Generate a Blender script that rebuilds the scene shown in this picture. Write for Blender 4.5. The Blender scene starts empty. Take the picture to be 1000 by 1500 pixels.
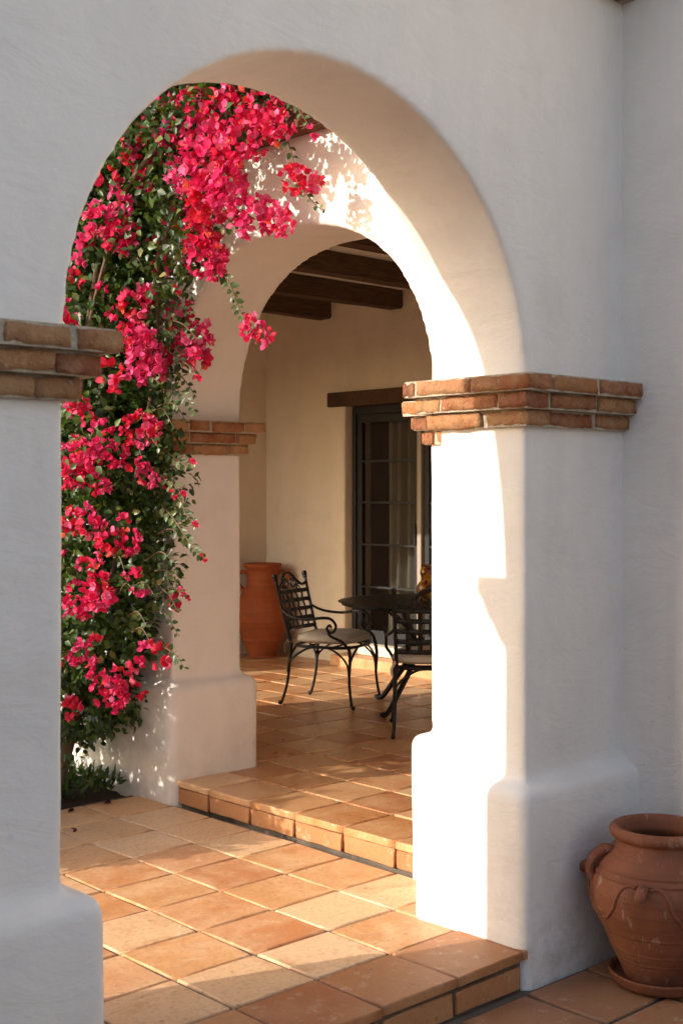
import bpy, bmesh, math, random
from mathutils import Vector, Matrix, noise
R = math.radians
random.seed(7)
sc = bpy.context.scene
col = sc.collection

# ------------------------------------------------------------------ camera, light, exposure
cam_d = bpy.data.cameras.new('camera')
cam = bpy.data.objects.new('camera', cam_d); col.objects.link(cam)
cam.location = (0, 0, 1.65)
cam.rotation_euler = (R(90), 0, R(46.83 - 90))
cam_d.sensor_fit = 'VERTICAL'; cam_d.sensor_height = 36.0
cam_d.lens = 36.0 * 1876 / 1500
cam_d.shift_y = -0.02
cam_d.clip_end = 500
cam_d.dof.use_dof = True
cam_d.dof.focus_distance = 6.2
cam_d.dof.aperture_fstop = 6.3
sc.camera = cam

SUN = Vector((1.0, -0.33, -0.41)).normalized()          # the way the light travels
elev = math.asin(-SUN.z)
azim = math.atan2(-SUN.y, -SUN.x)
w = bpy.data.worlds.new('World'); sc.world = w; w.use_nodes = True
nt = w.node_tree
sky = nt.nodes.new('ShaderNodeTexSky'); sky.sky_type = 'NISHITA'; sky.sun_disc = False
sky.sun_elevation = elev; sky.sun_rotation = (R(90) - azim) % (2 * math.pi)
sky.air_density = 1.0; sky.dust_density = 2.0; sky.ozone_density = 0.7
nt.links.new(sky.outputs[0], nt.nodes['Background'].inputs[0])
nt.nodes['Background'].inputs[1].default_value = 0.15
sun_d = bpy.data.lights.new('sun', 'SUN'); sun_d.energy = 2.3; sun_d.angle = R(0.5)
sun_d.color = (1.0, 0.94, 0.86)
sun = bpy.data.objects.new('sun', sun_d); col.objects.link(sun)
sun.rotation_euler = SUN.to_track_quat('-Z', 'Y').to_euler()
sun.location = (-6, 4, 8)
sc.view_settings.view_transform = 'Standard'; sc.view_settings.look = 'None'
sc.view_settings.exposure = 1.22; sc.view_settings.gamma = 1.0
sc.cycles.max_bounces = 10; sc.cycles.diffuse_bounces = 6; sc.cycles.transparent_max_bounces = 16

# ------------------------------------------------------------------ materials
MATS = {}
class NB:
    """a small node builder"""
    def __init__(s, name):
        s.m = bpy.data.materials.new(name); s.m.use_nodes = True
        s.t = s.m.node_tree; s.b = s.t.nodes['Principled BSDF']; s.out = s.t.nodes['Material Output']
        MATS[name] = s.m
    def n(s, typ, **kw):
        nd = s.t.nodes.new(typ)
        for k, v in kw.items():
            if k in nd.inputs: s.set(nd.inputs[k], v)
            else: setattr(nd, k, v)
        return nd
    def set(s, inp, v):
        if hasattr(v, 'is_linked') or isinstance(v, bpy.types.NodeSocket): s.t.links.new(v, inp)
        else: inp.default_value = v
    def noise(s, scale, detail=4, rough=.55, vec=None, dist=0):
        nd = s.n('ShaderNodeTexNoise'); nd.inputs['Scale'].default_value = scale
        nd.inputs['Detail'].default_value = detail; nd.inputs['Roughness'].default_value = rough
        nd.inputs['Distortion'].default_value = dist
        s.t.links.new(vec or s.obj(), nd.inputs['Vector'])
        return nd.outputs['Fac']
    def obj(s):
        if not hasattr(s, '_o'): s._o = s.n('ShaderNodeTexCoord')
        return s._o.outputs['Object']
    def mapped(s, scale=(1, 1, 1), rot=(0, 0, 0), vec=None):
        mp = s.n('ShaderNodeMapping'); mp.inputs['Scale'].default_value = scale; mp.inputs['Rotation'].default_value = rot
        s.t.links.new(vec or s.obj(), mp.inputs['Vector']); return mp.outputs[0]
    def shifted(s):
        """object coordinates shifted by the object's own random number"""
        oi = s.n('ShaderNodeObjectInfo'); mu = s.n('ShaderNodeVectorMath', operation='SCALE')
        cx = s.n('ShaderNodeCombineXYZ')
        for i in range(3): s.t.links.new(oi.outputs['Random'], cx.inputs[i])
        s.t.links.new(cx.outputs[0], mu.inputs[0]); mu.inputs['Scale'].default_value = 37.0
        ad = s.n('ShaderNodeVectorMath', operation='ADD')
        s.t.links.new(s.obj(), ad.inputs[0]); s.t.links.new(mu.outputs[0], ad.inputs[1])
        return ad.outputs[0]
    def rand(s): return s.n('ShaderNodeObjectInfo').outputs['Random']
    def ramp(s, fac, stops, interp='LINEAR'):
        r = s.n('ShaderNodeValToRGB'); e = r.color_ramp.elements; r.color_ramp.interpolation = interp
        while len(e) < len(stops): e.new(.5)
        for el, (p, c) in zip(e, stops):
            el.position = p; el.color = (*c, 1) if len(c) == 3 else c
        s.t.links.new(fac, r.inputs[0]); return r.outputs[0]
    def mix(s, fac, a, b, mode='MIX'):
        mx = s.n('ShaderNodeMix', data_type='RGBA', blend_type=mode)
        s.set(mx.inputs[0], fac)
        for i, v in ((6, a), (7, b)):
            s.set(mx.inputs[i], (*v, 1) if isinstance(v, tuple) and len(v) == 3 else v)
        return mx.outputs[2]
    def math(s, op, a, b=0.0):
        nd = s.n('ShaderNodeMath', operation=op); s.set(nd.inputs[0], a); s.set(nd.inputs[1], b); return nd.outputs[0]
    def bump(s, h, strength=.3, dist=.01, normal=None):
        bp = s.n('ShaderNodeBump'); bp.inputs['Strength'].default_value = strength; bp.inputs['Distance'].default_value = dist
        s.t.links.new(h, bp.inputs['Height'])
        if normal: s.t.links.new(normal, bp.inputs['Normal'])
        return bp.outputs[0]
    def fin(s, color=None, rough=None, normal=None, spec=None, metal=None):
        if color is not None: s.set(s.b.inputs['Base Color'], (*color, 1) if isinstance(color, tuple) and len(color) == 3 else color)
        if rough is not None: s.set(s.b.inputs['Roughness'], rough)
        if normal is not None: s.t.links.new(normal, s.b.inputs['Normal'])
        if spec is not None: s.b.inputs['Specular IOR Level'].default_value = spec
        if metal is not None: s.b.inputs['Metallic'].default_value = metal
        return s.m

def plaster(name, base, warm, dirt_amt=.6):
    b = NB(name)
    big = b.noise(.9, 3, .5)
    c = b.mix(b.ramp(big, [(.3, (0, 0, 0)), (.7, (1, 1, 1))]), base, warm)
    streak = b.noise(1.0, 6, .65, b.mapped((5, 5, 1.2)))
    c = b.mix(b.math('MULTIPLY', b.ramp(streak, [(.44, (0, 0, 0)), (.75, (1, 1, 1))]), .26), c, tuple(x * .70 for x in base))
    cloud = b.noise(4.5, 5, .6)
    c = b.mix(b.math('MULTIPLY', b.ramp(cloud, [(.5, (0, 0, 0)), (.72, (1, 1, 1))]), .26), c, tuple(x * .74 for x in warm))
    # splash dirt near the ground, patchy
    sep = b.n('ShaderNodeSeparateXYZ'); b.t.links.new(b.obj(), sep.inputs[0])
    low = b.n('ShaderNodeMapRange'); low.inputs['From Min'].default_value = .5; low.inputs['From Max'].default_value = .02
    b.t.links.new(sep.outputs['Z'], low.inputs['Value'])
    d = b.math('MULTIPLY', low.outputs[0], b.ramp(b.noise(7, 6, .7), [(.45, (0, 0, 0)), (.72, (1, 1, 1))]))
    c = b.mix(b.math('MULTIPLY', d, dirt_amt), c, (.36, .29, .23))
    spots = b.ramp(b.noise(30, 3, .6), [(.70, (0, 0, 0)), (.76, (1, 1, 1))])
    c = b.mix(b.math('MULTIPLY', spots, .10), c, (.42, .36, .3))
    # thin hairline cracks, only in places
    ck = b.n('ShaderNodeTexVoronoi', feature='DISTANCE_TO_EDGE'); ck.inputs['Scale'].default_value = 1.7
    wob = b.n('ShaderNodeVectorMath', operation='ADD'); nv = b.n('ShaderNodeTexNoise'); nv.inputs['Scale'].default_value = 3.2; nv.inputs['Detail'].default_value = 6
    b.t.links.new(b.obj(), nv.inputs['Vector']); b.t.links.new(b.obj(), wob.inputs[0]); b.t.links.new(nv.outputs['Color'], wob.inputs[1])
    b.t.links.new(wob.outputs[0], ck.inputs['Vector'])
    line = b.ramp(ck.outputs['Distance'], [(.0, (1, 1, 1)), (.0035, (0, 0, 0))])
    line = b.math('MULTIPLY', line, b.ramp(b.noise(1.3, 2), [(.53, (0, 0, 0)), (.6, (1, 1, 1))]))
    c = b.mix(b.math('MULTIPLY', line, .22), c, (.33, .29, .25))
    tro = b.noise(3.2, 5, .6, b.mapped((1, 1, 2.2), (.2, .3, 0)), .5)
    n1 = b.bump(b.noise(11, 6, .65, b.mapped((1, 1, 1.8), (.5, .2, .3)), .8), .16, .012, b.bump(tro, .30, .03))
    n2 = b.bump(b.noise(70, 3, .6), .10, .004, n1)
    return b.fin(c, .88, n2, .25)
plaster('plaster_white', (.77, .715, .655), (.78, .71, .635))
plaster('plaster_cream', (.72, .63, .50), (.70, .60, .46), .2)

def clay_tile(name, stops, rough=.42, pale=(.75, .49, .27)):
    b = NB(name); v = b.shifted(); rnd = b.rand()
    c = b.ramp(rnd, stops)
    blot = b.noise(5.5, 5, .6, v, .6)
    c = b.mix(b.math('MULTIPLY', b.ramp(blot, [(.40, (0, 0, 0)), (.66, (1, 1, 1))]), .50), c, pale)
    dark = b.noise(3.6, 4, .6, b.mapped((1, 1.6, 1), (0, 0, .5), v), .4)
    c = b.mix(b.math('MULTIPLY', b.ramp(dark, [(.54, (0, 0, 0)), (.74, (1, 1, 1))]), .6), c, (.42, .16, .052))
    fine = b.noise(60, 4, .65, v)
    c = b.mix(b.math('MULTIPLY', b.ramp(fine, [(.48, (0, 0, 0)), (.68, (1, 1, 1))]), .38), c, (.30, .13, .05))
    wear = b.noise(17, 6, .75, v)
    c = b.mix(b.math('MULTIPLY', b.ramp(wear, [(.57, (0, 0, 0)), (.68, (1, 1, 1))]), .42), c, (.76, .58, .38))
    scuff = b.noise(6, 6, .75, b.mapped((1, 5, 1), (0, 0, .9), v), .3)
    c = b.mix(b.math('MULTIPLY', b.ramp(scuff, [(.56, (0, 0, 0)), (.70, (1, 1, 1))]), .35), c, (.36, .15, .06))
    pt = b.ramp(b.noise(34, 2, .5, v), [(.69, (0, 0, 0)), (.74, (1, 1, 1))])
    c = b.mix(b.math('MULTIPLY', pt, .5), c, (.16, .07, .03))
    pit = b.ramp(b.noise(24, 2, .5, v), [(.70, (1, 1, 1)), (.75, (0, 0, 0))])
    h = b.math('ADD', b.math('MULTIPLY', b.noise(7, 4, .5, v), .8), b.math('MULTIPLY', pit, .25))
    rg = b.n('ShaderNodeMapRange'); rg.inputs['To Min'].default_value = rough - .16; rg.inputs['To Max'].default_value = rough + .22
    b.t.links.new(blot, rg.inputs['Value'])
    nrm = b.bump(fine, .10, .003, b.bump(h, .35, .008))
    return b.fin(c, rg.outputs[0], nrm, .42)
clay_tile('tile_clay', [(0, (.58, .27, .10)), (.18, (.68, .40, .20)), (.38, (.74, .48, .27)), (.55, (.62, .29, .11)), (.70, (.50, .19, .07)), (.84, (.68, .39, .19)), (1, (.75, .50, .28))])
clay_tile('tile_porch_shade', [(0, (.46, .19, .065)), (.2, (.56, .28, .115)), (.4, (.64, .38, .19)), (.55, (.48, .20, .07)), (.72, (.38, .13, .045)), (.86, (.55, .27, .115)), (1, (.64, .41, .22))], .30, (.66, .42, .22))  # darker copy of the clay tile, deeper porch shade put into the colour
clay_tile('tile_worn', [(0, (.30, .12, .05)), (.5, (.40, .18, .08)), (1, (.33, .15, .075))], .5, (.42, .22, .11))
clay_tile('tile_edge', [(0, (.40, .16, .06)), (.5, (.46, .21, .085)), (1, (.36, .125, .045))], .5, (.48, .24, .10))

b = NB('grout')
c = b.mix(b.ramp(b.noise(1.6, 6, .65), [(.38, (0, 0, 0)), (.65, (1, 1, 1))]), (.06, .045, .033), (.27, .21, .155))
b.fin(c, .95, b.bump(b.noise(90, 4, .7), .5, .006), .2)
b = NB('mortar')
c = b.mix(b.ramp(b.noise(25, 5, .65), [(.35, (0, 0, 0)), (.7, (1, 1, 1))]), (.38, .30, .21), (.60, .51, .39))
b.fin(c, .95, b.bump(b.noise(60, 5, .7), .9, .012), .15)
b = NB('brick_clay'); v = b.shifted()
c = b.ramp(b.rand(), [(0, (.27, .085, .042)), (.25, (.36, .14, .06)), (.5, (.45, .24, .11)), (.7, (.20, .062, .035)), (.85, (.40, .17, .065)), (1, (.48, .27, .14))])
c = b.mix(b.math('MULTIPLY', b.ramp(b.noise(14, 5, .65, v), [(.42, (0, 0, 0)), (.66, (1, 1, 1))]), .5), c, (.50, .31, .16))
c = b.mix(b.math('MULTIPLY', b.ramp(b.noise(26, 5, .7, v), [(.52, (0, 0, 0)), (.70, (1, 1, 1))]), .6), c, (.16, .065, .04))
c = b.mix(b.math('MULTIPLY', b.ramp(b.noise(40, 4, .7, v), [(.62, (0, 0, 0)), (.72, (1, 1, 1))]), .4), c, (.60, .52, .42))
b.fin(c, .9, b.bump(b.noise(120, 4, .7, v), .6, .005, b.bump(b.noise(28, 6, .7, v), 1.0, .018)), .2)

def wood(name, a, d, light):
    b = NB(name); v = b.shifted()
    g = b.noise(3, 8, .7, b.mapped((1.6, 26, 26), vec=v), .8)
    c = b.ramp(g, [(.3, d), (.55, a), (.75, light)])
    c = b.mix(b.math('MULTIPLY', b.ramp(b.noise(2.2, 3, .5, v), [(.55, (0, 0, 0)), (.75, (1, 1, 1))]), .55), c, d)
    kn = b.n('ShaderNodeTexVoronoi'); kn.inputs['Scale'].default_value = 2.1; b.t.links.new(b.mapped((1, 2.4, 2.4), vec=v), kn.inputs['Vector'])
    c = b.mix(b.math('MULTIPLY', b.ramp(kn.outputs['Distance'], [(.05, (1, 1, 1)), (.13, (0, 0, 0))]), .8), c, (.02, .011, .006))
    return b.fin(c, .75, b.bump(g, .6, .012), .3)
wood('timber_dark', (.095, .05, .026), (.03, .016, .009), (.19, .105, .055))
wood('timber_eave', (.17, .06, .03), (.08, .028, .015), (.26, .11, .055))

b = NB('iron_black')
c = b.mix(b.ramp(b.noise(35, 4, .7), [(.5, (0, 0, 0)), (.72, (1, 1, 1))]), (.005, .0048, .0048), (.016, .013, .011))
b.fin(c, .45, b.bump(b.noise(160, 3, .6), .25, .002), .35, 0.0)
b = NB('linen'); wv = b.noise(220, 2, .5); st = b.noise(6, 4, .6)
c = b.mix(b.ramp(st, [(.3, (0, 0, 0)), (.7, (1, 1, 1))]), (.56, .50, .41), (.66, .60, .50))
b.fin(c, .95, b.bump(wv, .35, .003, b.bump(b.noise(9, 3, .5), .5, .02)), .15)

def terracotta(name, a, d, lime, seed):
    b = NB(name); m3 = b.mapped((1, 1, 1), (seed, 0, 0))
    c = b.mix(b.ramp(b.noise(5, 5, .6, m3), [(.3, (0, 0, 0)), (.7, (1, 1, 1))]), a, d)
    ring = b.noise(2, 3, .5, b.mapped((1.2, 1.2, 30)))
    c = b.mix(b.math('MULTIPLY', b.ramp(ring, [(.45, (0, 0, 0)), (.7, (1, 1, 1))]), .3), c, tuple(x * .6 for x in d))
    if lime:
        run = b.noise(4, 6, .7, b.mapped((6.5, 6.5, 1.1), (0, 0, seed)))
        patch = b.noise(9, 5, .7, b.mapped((1, 1, 2.2)))
        k = b.math('MULTIPLY', b.ramp(run, [(.56, (0, 0, 0)), (.68, (1, 1, 1))]), b.ramp(patch, [(.42, (0, 0, 0)), (.65, (1, 1, 1))]))
        c = b.mix(b.math('MULTIPLY', k, lime), c, (.55, .42, .33))
    nrm = b.bump(b.noise(80, 4, .6), .25, .003, b.bump(ring, .35, .006))
    b.fin(c, .72, nrm, .3)
terracotta('terracotta_jar', (.29, .10, .043), (.17, .055, .026), .6, 2.3)
terracotta('terracotta_amphora', (.34, .085, .022), (.23, .05, .014), .08, .7)

b = NB('glass_pane')
gl = b.n('ShaderNodeBsdfGlossy'); gl.inputs['Roughness'].default_value = .02
tr = b.n('ShaderNodeBsdfTransparent'); tr.inputs[0].default_value = (.80, .80, .78, 1)
fr = b.n('ShaderNodeLayerWeight')
fk = b.math('ADD', b.math('MULTIPLY', b.math('POWER', fr.outputs['Facing'], 5.0), .9), .045)
ms = b.n('ShaderNodeMixShader')
b.t.links.new(fk, ms.inputs[0]); b.t.links.new(tr.outputs[0], ms.inputs[1]); b.t.links.new(gl.outputs[0], ms.inputs[2])
b.t.links.new(ms.outputs[0], b.out.inputs['Surface'])
b = NB('door_paint'); b.fin((.007, .006, .0055), .6, b.bump(b.noise(60, 3), .15, .002), .5)
b = NB('door_pale'); b.fin((.33, .27, .21), .6)
b = NB('curtain_cloth'); c = b.mix(b.noise(3, 4), (.18, .163, .14), (.24, .22, .19)); b.fin(c, .95, b.bump(b.noise(300, 2), .2, .002), .1)
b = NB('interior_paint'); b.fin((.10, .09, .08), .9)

def leafy(name, stops, transl, tcol, rough=.38, attr='rnd'):
    b = NB(name)
    at = b.n('ShaderNodeAttribute', attribute_name=attr)
    c = b.ramp(at.outputs['Fac'], stops)
    b.fin(c, rough, None, .45)
    t = b.n('ShaderNodeBsdfTranslucent'); b.t.links.new(b.mix(1.0, c, tcol, 'MULTIPLY'), t.inputs[0])
    ms = b.n('ShaderNodeMixShader'); ms.inputs[0].default_value = transl
    b.t.links.new(b.b.outputs[0], ms.inputs[1]); b.t.links.new(t.outputs[0], ms.inputs[2])
    b.t.links.new(ms.outputs[0], b.out.inputs['Surface'])
    return b
leafy('leaf', [(0, (.016, .034, .007)), (.45, (.032, .066, .012)), (.75, (.068, .108, .020)), (.92, (.15, .17, .045)), (1, (.24, .22, .08))], .22, (1.8, 2.0, .6))
leafy('grass_leaf', [(0, (.025, .05, .012)), (.6, (.06, .10, .025)), (1, (.12, .13, .04))], .25, (1.6, 2.0, .7))
b = NB('bract')
at = b.n('ShaderNodeAttribute', attribute_name='rnd')
hue = b.ramp(b.rand(), [(0, (.58, .008, .055)), (.3, (.62, .014, .09)), (.5, (.66, .05, .20)), (.62, (.52, .008, .03)), (.8, (.60, .014, .035)), (1, (.64, .03, .15))])
c = b.mix(b.ramp(at.outputs['Fac'], [(.0, (0, 0, 0)), (1, (.9, .9, .9))]), hue, b.ramp(at.outputs['Fac'], [(0, (.36, .004, .03)), (.35, (.60, .015, .10)), (.65, (.70, .07, .24)), (.84, (.76, .20, .38)), (.92, (.66, .07, .015)), (1, (.74, .30, .10))]))
b.fin(c, .55, None, .25)
t = b.n('ShaderNodeBsdfTranslucent'); b.t.links.new(b.mix(1.0, c, (1.15, 1.0, 1.0), 'MULTIPLY'), t.inputs[0])
ms = b.n('ShaderNodeMixShader'); ms.inputs[0].default_value = .30
b.t.links.new(b.b.outputs[0], ms.inputs[1]); b.t.links.new(t.outputs[0], ms.inputs[2]); b.t.links.new(ms.outputs[0], b.out.inputs['Surface'])
b = NB('bark'); c = b.mix(b.noise(18, 5, .7, b.mapped((1, 1, .2))), (.07, .045, .028), (.20, .14, .09)); b.fin(c, .9, b.bump(b.noise(40, 5, .7, b.mapped((1, 1, .25))), .8, .01), .2)
b = NB('soil'); c = b.mix(b.noise(30, 6, .7), (.035, .022, .014), (.11, .07, .04)); b.fin(c, .95, b.bump(b.noise(35, 6, .7), 1, .04), .2)
b = NB('dry_ground'); c = b.mix(b.noise(1.5, 8, .65), (.26, .20, .13), (.36, .29, .20)); b.fin(c, .95, b.bump(b.noise(20, 6, .7), .5, .03), .2)
b = NB('dry_petal'); b.fin((.07, .012, .018), .8)
b = NB('amber_glaze')
zg = b.noise(9, 3, .5, b.mapped((1, 1, 1.3)), 1.0)
c = b.ramp(zg, [(.40, (.10, .03, .01)), (.47, (.30, .09, .015)), (.55, (.55, .27, .03)), (.7, (.50, .20, .02))])
b.fin(c, .2, None, .6)

# ------------------------------------------------------------------ helpers
def obj(name, me, mat=None, parent=None, smooth=False, loc=None):
    if isinstance(me, bmesh.types.BMesh):
        m = bpy.data.meshes.new(name); bmesh.ops.recalc_face_normals(me, faces=me.faces); me.to_mesh(m); me.free(); me = m
    if mat and not me.materials: me.materials.append(MATS[mat])
    if smooth: me.polygons.foreach_set('use_smooth', [True] * len(me.polygons))
    o = bpy.data.objects.new(name, me); col.objects.link(o)
    if parent: o.parent = parent
    if loc: o.location = loc
    return o
def tag(o, label=None, cat=None, group=None, kind=None):
    if label: o['label'] = label
    if cat: o['category'] = cat
    if group: o['group'] = group
    if kind: o['kind'] = kind
    return o
def thing(name, label, cat, loc=(0, 0, 0), rz=0, group=None):
    o = bpy.data.objects.new(name, None); col.objects.link(o); o.location = loc; o.rotation_euler = (0, 0, rz)
    o.empty_display_size = .1
    return tag(o, label, cat, group)
def box(bm, a, c):
    vs = [bm.verts.new((x, y, z)) for z in (a[2], c[2]) for y in (a[1], c[1]) for x in (a[0], c[0])]
    fs = [(0, 2, 3, 1), (4, 5, 7, 6), (0, 1, 5, 4), (2, 6, 7, 3), (0, 4, 6, 2), (1, 3, 7, 5)]
    return [bm.faces.new([vs[i] for i in f]) for f in fs]
def bbox(a, c, bev=0.0, seg=2):
    bm = bmesh.new(); box(bm, a, c)
    if bev: bmesh.ops.bevel(bm, geom=bm.edges[:], offset=bev, segments=seg, affect='EDGES', profile=.5)
    return bm
def catmull(pts, n=8):
    P = [Vector(p) for p in pts]
    if len(P) < 3: return P
    out = []
    Q = [P[0] * 2 - P[1]] + P + [P[-1] * 2 - P[-2]]
    for i in range(1, len(Q) - 2):
        p0, p1, p2, p3 = Q[i - 1:i + 3]
        for k in range(n):
            t = k / n
            out.append(.5 * ((2 * p1) + (p2 - p0) * t + (2 * p0 - 5 * p1 + 4 * p2 - p3) * t * t + (3 * p1 - p0 - 3 * p2 + p3) * t ** 3))
    out.append(P[-1]); return out
def tube(bm, pts, r, seg=8, n=6, flat=None, closed=False):
    """a round (or flattened) bar along a smooth path; r is a number or a list spread along it"""
    P = catmull(pts, n) if n else [Vector(p) for p in pts]
    N = len(P); rr = r if isinstance(r, (list, tuple)) else [r, r]
    T0 = (P[1] - P[0]).normalized()
    u = T0.orthogonal().normalized() if flat is None else (Vector(flat) - T0 * T0.dot(Vector(flat))).normalized()
    rings = []
    for i in range(N):
        a = P[max(i - 1, 0)]; c = P[min(i + 1, N - 1)]
        if closed: a, c = P[i - 1], P[(i + 1) % N]
        T = (c - a).normalized()
        u = (u - T * T.dot(u)).normalized(); v = T.cross(u)
        f = i / (N - 1) * (len(rr) - 1); j = min(int(f), len(rr) - 2); R_ = rr[j] + (rr[j + 1] - rr[j]) * (f - j)
        ru, rv = (R_ if not isinstance(R_, tuple) else R_[0]), R_
        if flat is not None: rv = R_ * .28
        rings.append([bm.verts.new(P[i] + u * math.cos(k / seg * 2 * math.pi) * ru + v * math.sin(k / seg * 2 * math.pi) * rv) for k in range(seg)])
    M = N if closed else N - 1
    for i in range(M):
        A, B = rings[i], rings[(i + 1) % N]
        for k in range(seg): bm.faces.new((A[k], A[(k + 1) % seg], B[(k + 1) % seg], B[k]))
    if not closed:
        bm.faces.new(rings[0][::-1]); bm.faces.new(rings[-1])
    return bm
def tubes(*args, **kw):
    return tube(bmesh.new(), *args, **kw)
def lathe(profile, seg=48, bm=None, center=(0, 0, 0), wob=0.0, n=5):
    bm = bm or bmesh.new(); P = catmull([(r, 0, z) for r, z in profile], n) if n else [Vector((r, 0, z)) for r, z in profile]
    cx, cy, cz = center; rings = []
    for p in P:
        rr = max(p.x, 0.0005)
        rings.append([bm.verts.new((cx + math.cos(k / seg * 2 * math.pi) * rr * (1 + wob * math.sin(k / seg * 4 * math.pi + p.z * 5)), cy + math.sin(k / seg * 2 * math.pi) * rr, cz + p.z)) for k in range(seg)])
    for A, B in zip(rings, rings[1:]):
        for k in range(seg): bm.faces.new((A[k], A[(k + 1) % seg], B[(k + 1) % seg], B[k]))
    bm.faces.new(rings[0][::-1]); bm.faces.new(rings[-1])
    return bm
def ball(bm, c, r, seg=10):
    return bmesh.ops.create_uvsphere(bm, u_segments=seg, v_segments=seg // 2 + 1, radius=r, matrix=Matrix.Translation(c))

def plaster_mesh(name, bm, mat, voxel=.018, smooth=10, wave=.012):
    """hand-plastered solid: remeshed, softened at the edges and slightly uneven"""
    me = bpy.data.meshes.new(name); bmesh.ops.recalc_face_normals(bm, faces=bm.faces); bm.to_mesh(me); bm.free()
    o = bpy.data.objects.new(name, me); col.objects.link(o)
    m = o.modifiers.new('r', 'REMESH'); m.mode = 'VOXEL'; m.voxel_size = voxel
    m = o.modifiers.new('s', 'SMOOTH'); m.factor = .5; m.iterations = smooth
    tx = bpy.data.textures.get('trowel') or bpy.data.textures.new('trowel', 'CLOUDS'); tx.noise_scale = .55; tx.noise_depth = 2
    m = o.modifiers.new('d', 'DISPLACE'); m.texture = tx; m.strength = wave; m.mid_level = .5; m.texture_coords = 'GLOBAL'
    dg = bpy.context.evaluated_depsgraph_get(); dg.update()
    nm = bpy.data.meshes.new_from_object(o.evaluated_get(dg)); nm.name = name
    bpy.data.objects.remove(o); bpy.data.meshes.remove(me)
    nm.materials.clear(); nm.materials.append(MATS[mat])
    nm.polygons.foreach_set('use_smooth', [True] * len(nm.polygons))
    return nm
def prism(bm, outline, axis, lo, hi):
    """outline in (u, z); axis 'y' : u is x, spread lo..hi in y; axis 'x' : u is y"""
    f = (lambda u, z, t: (u, t, z)) if axis == 'y' else (lambda u, z, t: (t, u, z))
    A = [bm.verts.new(f(u, z, lo)) for u, z in outline]; B = [bm.verts.new(f(u, z, hi)) for u, z in outline]
    bm.faces.new(A); bm.faces.new(B[::-1]); n = len(A)
    for i in range(n): bm.faces.new((A[i], B[i], B[(i + 1) % n], A[(i + 1) % n]))
def arch_pts(c, half, spring, rise, base, power=2.0, n=36):
    """opening outline from its right foot over the crown to its left foot"""
    pts = [(c + half, base)]
    for i in range(n + 1):
        a = math.pi * i / n; ca, sa = math.cos(a), math.sin(a)
        pts.append((c + half * math.copysign(abs(ca) ** (2 / power), ca), spring + rise * abs(sa) ** (2 / power)))
    pts.append((c - half, base)); return pts
def plinth(bm, a, c, bev):
    b2 = bmesh.new(); box(b2, a, c)
    top = [e for e in b2.edges if all(abs(v.co.z - c[2]) < 1e-6 for v in e.verts)]
    ver = [e for e in b2.edges if abs(e.verts[0].co.z - e.verts[1].co.z) > .01]
    bmesh.ops.bevel(b2, geom=top + ver, offset=bev, segments=4, affect='EDGES', profile=.5)
    me = bpy.data.meshes.new('t'); b2.to_mesh(me); b2.free(); bm.from_mesh(me); bpy.data.meshes.remove(me)

Z0, Z1, Z2 = 0.0, .1265, .2376           # terrace, patio, porch levels

# ------------------------------------------------------------------ ground and floors
bm = bmesh.new(); bmesh.ops.create_grid(bm, x_segments=2, y_segments=2, size=200)
g = obj('ground', bm, 'dry_ground', loc=(0, 0, -.06)); tag(g, kind='structure', label='dry earth around the house', cat='ground')

def tile_variants(name, sx, sy, t, mat, count=5):
    out = []
    for _ in range(count):
        bm = bmesh.new(); j = .003
        n = 4; bev = .004; top = []
        co = [random.uniform(-j, j) for _ in range(8)]
        hz = [random.uniform(-.0016, .0016) for _ in range(4)]
        for iy in range(n + 1):
            row = []
            for ix in range(n + 1):
                u, v = ix / n, iy / n
                x = (u - .5) * (sx - 2 * bev) + (co[0] * (1 - v) + co[1] * v) * (u - .5) * 2 + random.uniform(-.0016, .0016)
                y = (v - .5) * (sy - 2 * bev) + (co[2] * (1 - u) + co[3] * u) * (v - .5) * 2 + random.uniform(-.0016, .0016)
                z = (hz[0] * (1 - u) + hz[1] * u) * (1 - v) + (hz[2] * (1 - u) + hz[3] * u) * v
                row.append(bm.verts.new((x, y, z)))
            top.append(row)
        for iy in range(n):
            for ix in range(n): bm.faces.new((top[iy][ix], top[iy][ix + 1], top[iy + 1][ix + 1], top[iy + 1][ix]))
        edge = [top[0][i] for i in range(n)] + [top[i][n] for i in range(n)] + [top[n][n - i] for i in range(n)] + [top[n - i][0] for i in range(n)]
        rim = set(edge)
        for e in bm.edges:
            if e.verts[0] in rim and e.verts[1] in rim: e.smooth = False
        prev = edge
        for (o_, z_) in ((bev * .75, -.0025), (bev, -.007), (bev, -t)):
            ring = []
            for v in edge:
                d = Vector((v.co.x, v.co.y, 0)); s = Vector((o_ if abs(v.co.x) > sx / 2 - bev - .012 else 0, o_ if abs(v.co.y) > sy / 2 - bev - .012 else 0, 0))
                ring.append(bm.verts.new((v.co.x + math.copysign(s.x, v.co.x), v.co.y + math.copysign(s.y, v.co.y), v.co.z + z_)))
            for i in range(len(edge)): bm.faces.new((prev[i], ring[i], ring[(i + 1) % len(edge)], prev[(i + 1) % len(edge)]))
            prev = ring
        bmesh.ops.recalc_face_normals(bm, faces=bm.faces)
        m = bpy.data.meshes.new(name); bm.to_mesh(m); bm.free(); m.materials.append(MATS[mat])
        m.polygons.foreach_set('use_smooth', [True] * len(m.polygons)); out.append(m)
    return out
def lay(parent, variants, x, y, z, tilt=.0025, name='tile', rz=0):
    o = bpy.data.objects.new(name, random.choice(variants)); col.objects.link(o); o.parent = parent
    o.location = (x + random.uniform(-.002, .002), y + random.uniform(-.002, .002), z + random.uniform(-.0008, .0012))
    o.rotation_euler = (random.uniform(-tilt, tilt), random.uniform(-tilt, tilt), rz + random.choice((0, math.pi)) + random.uniform(-.006, .006))
    return o
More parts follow.
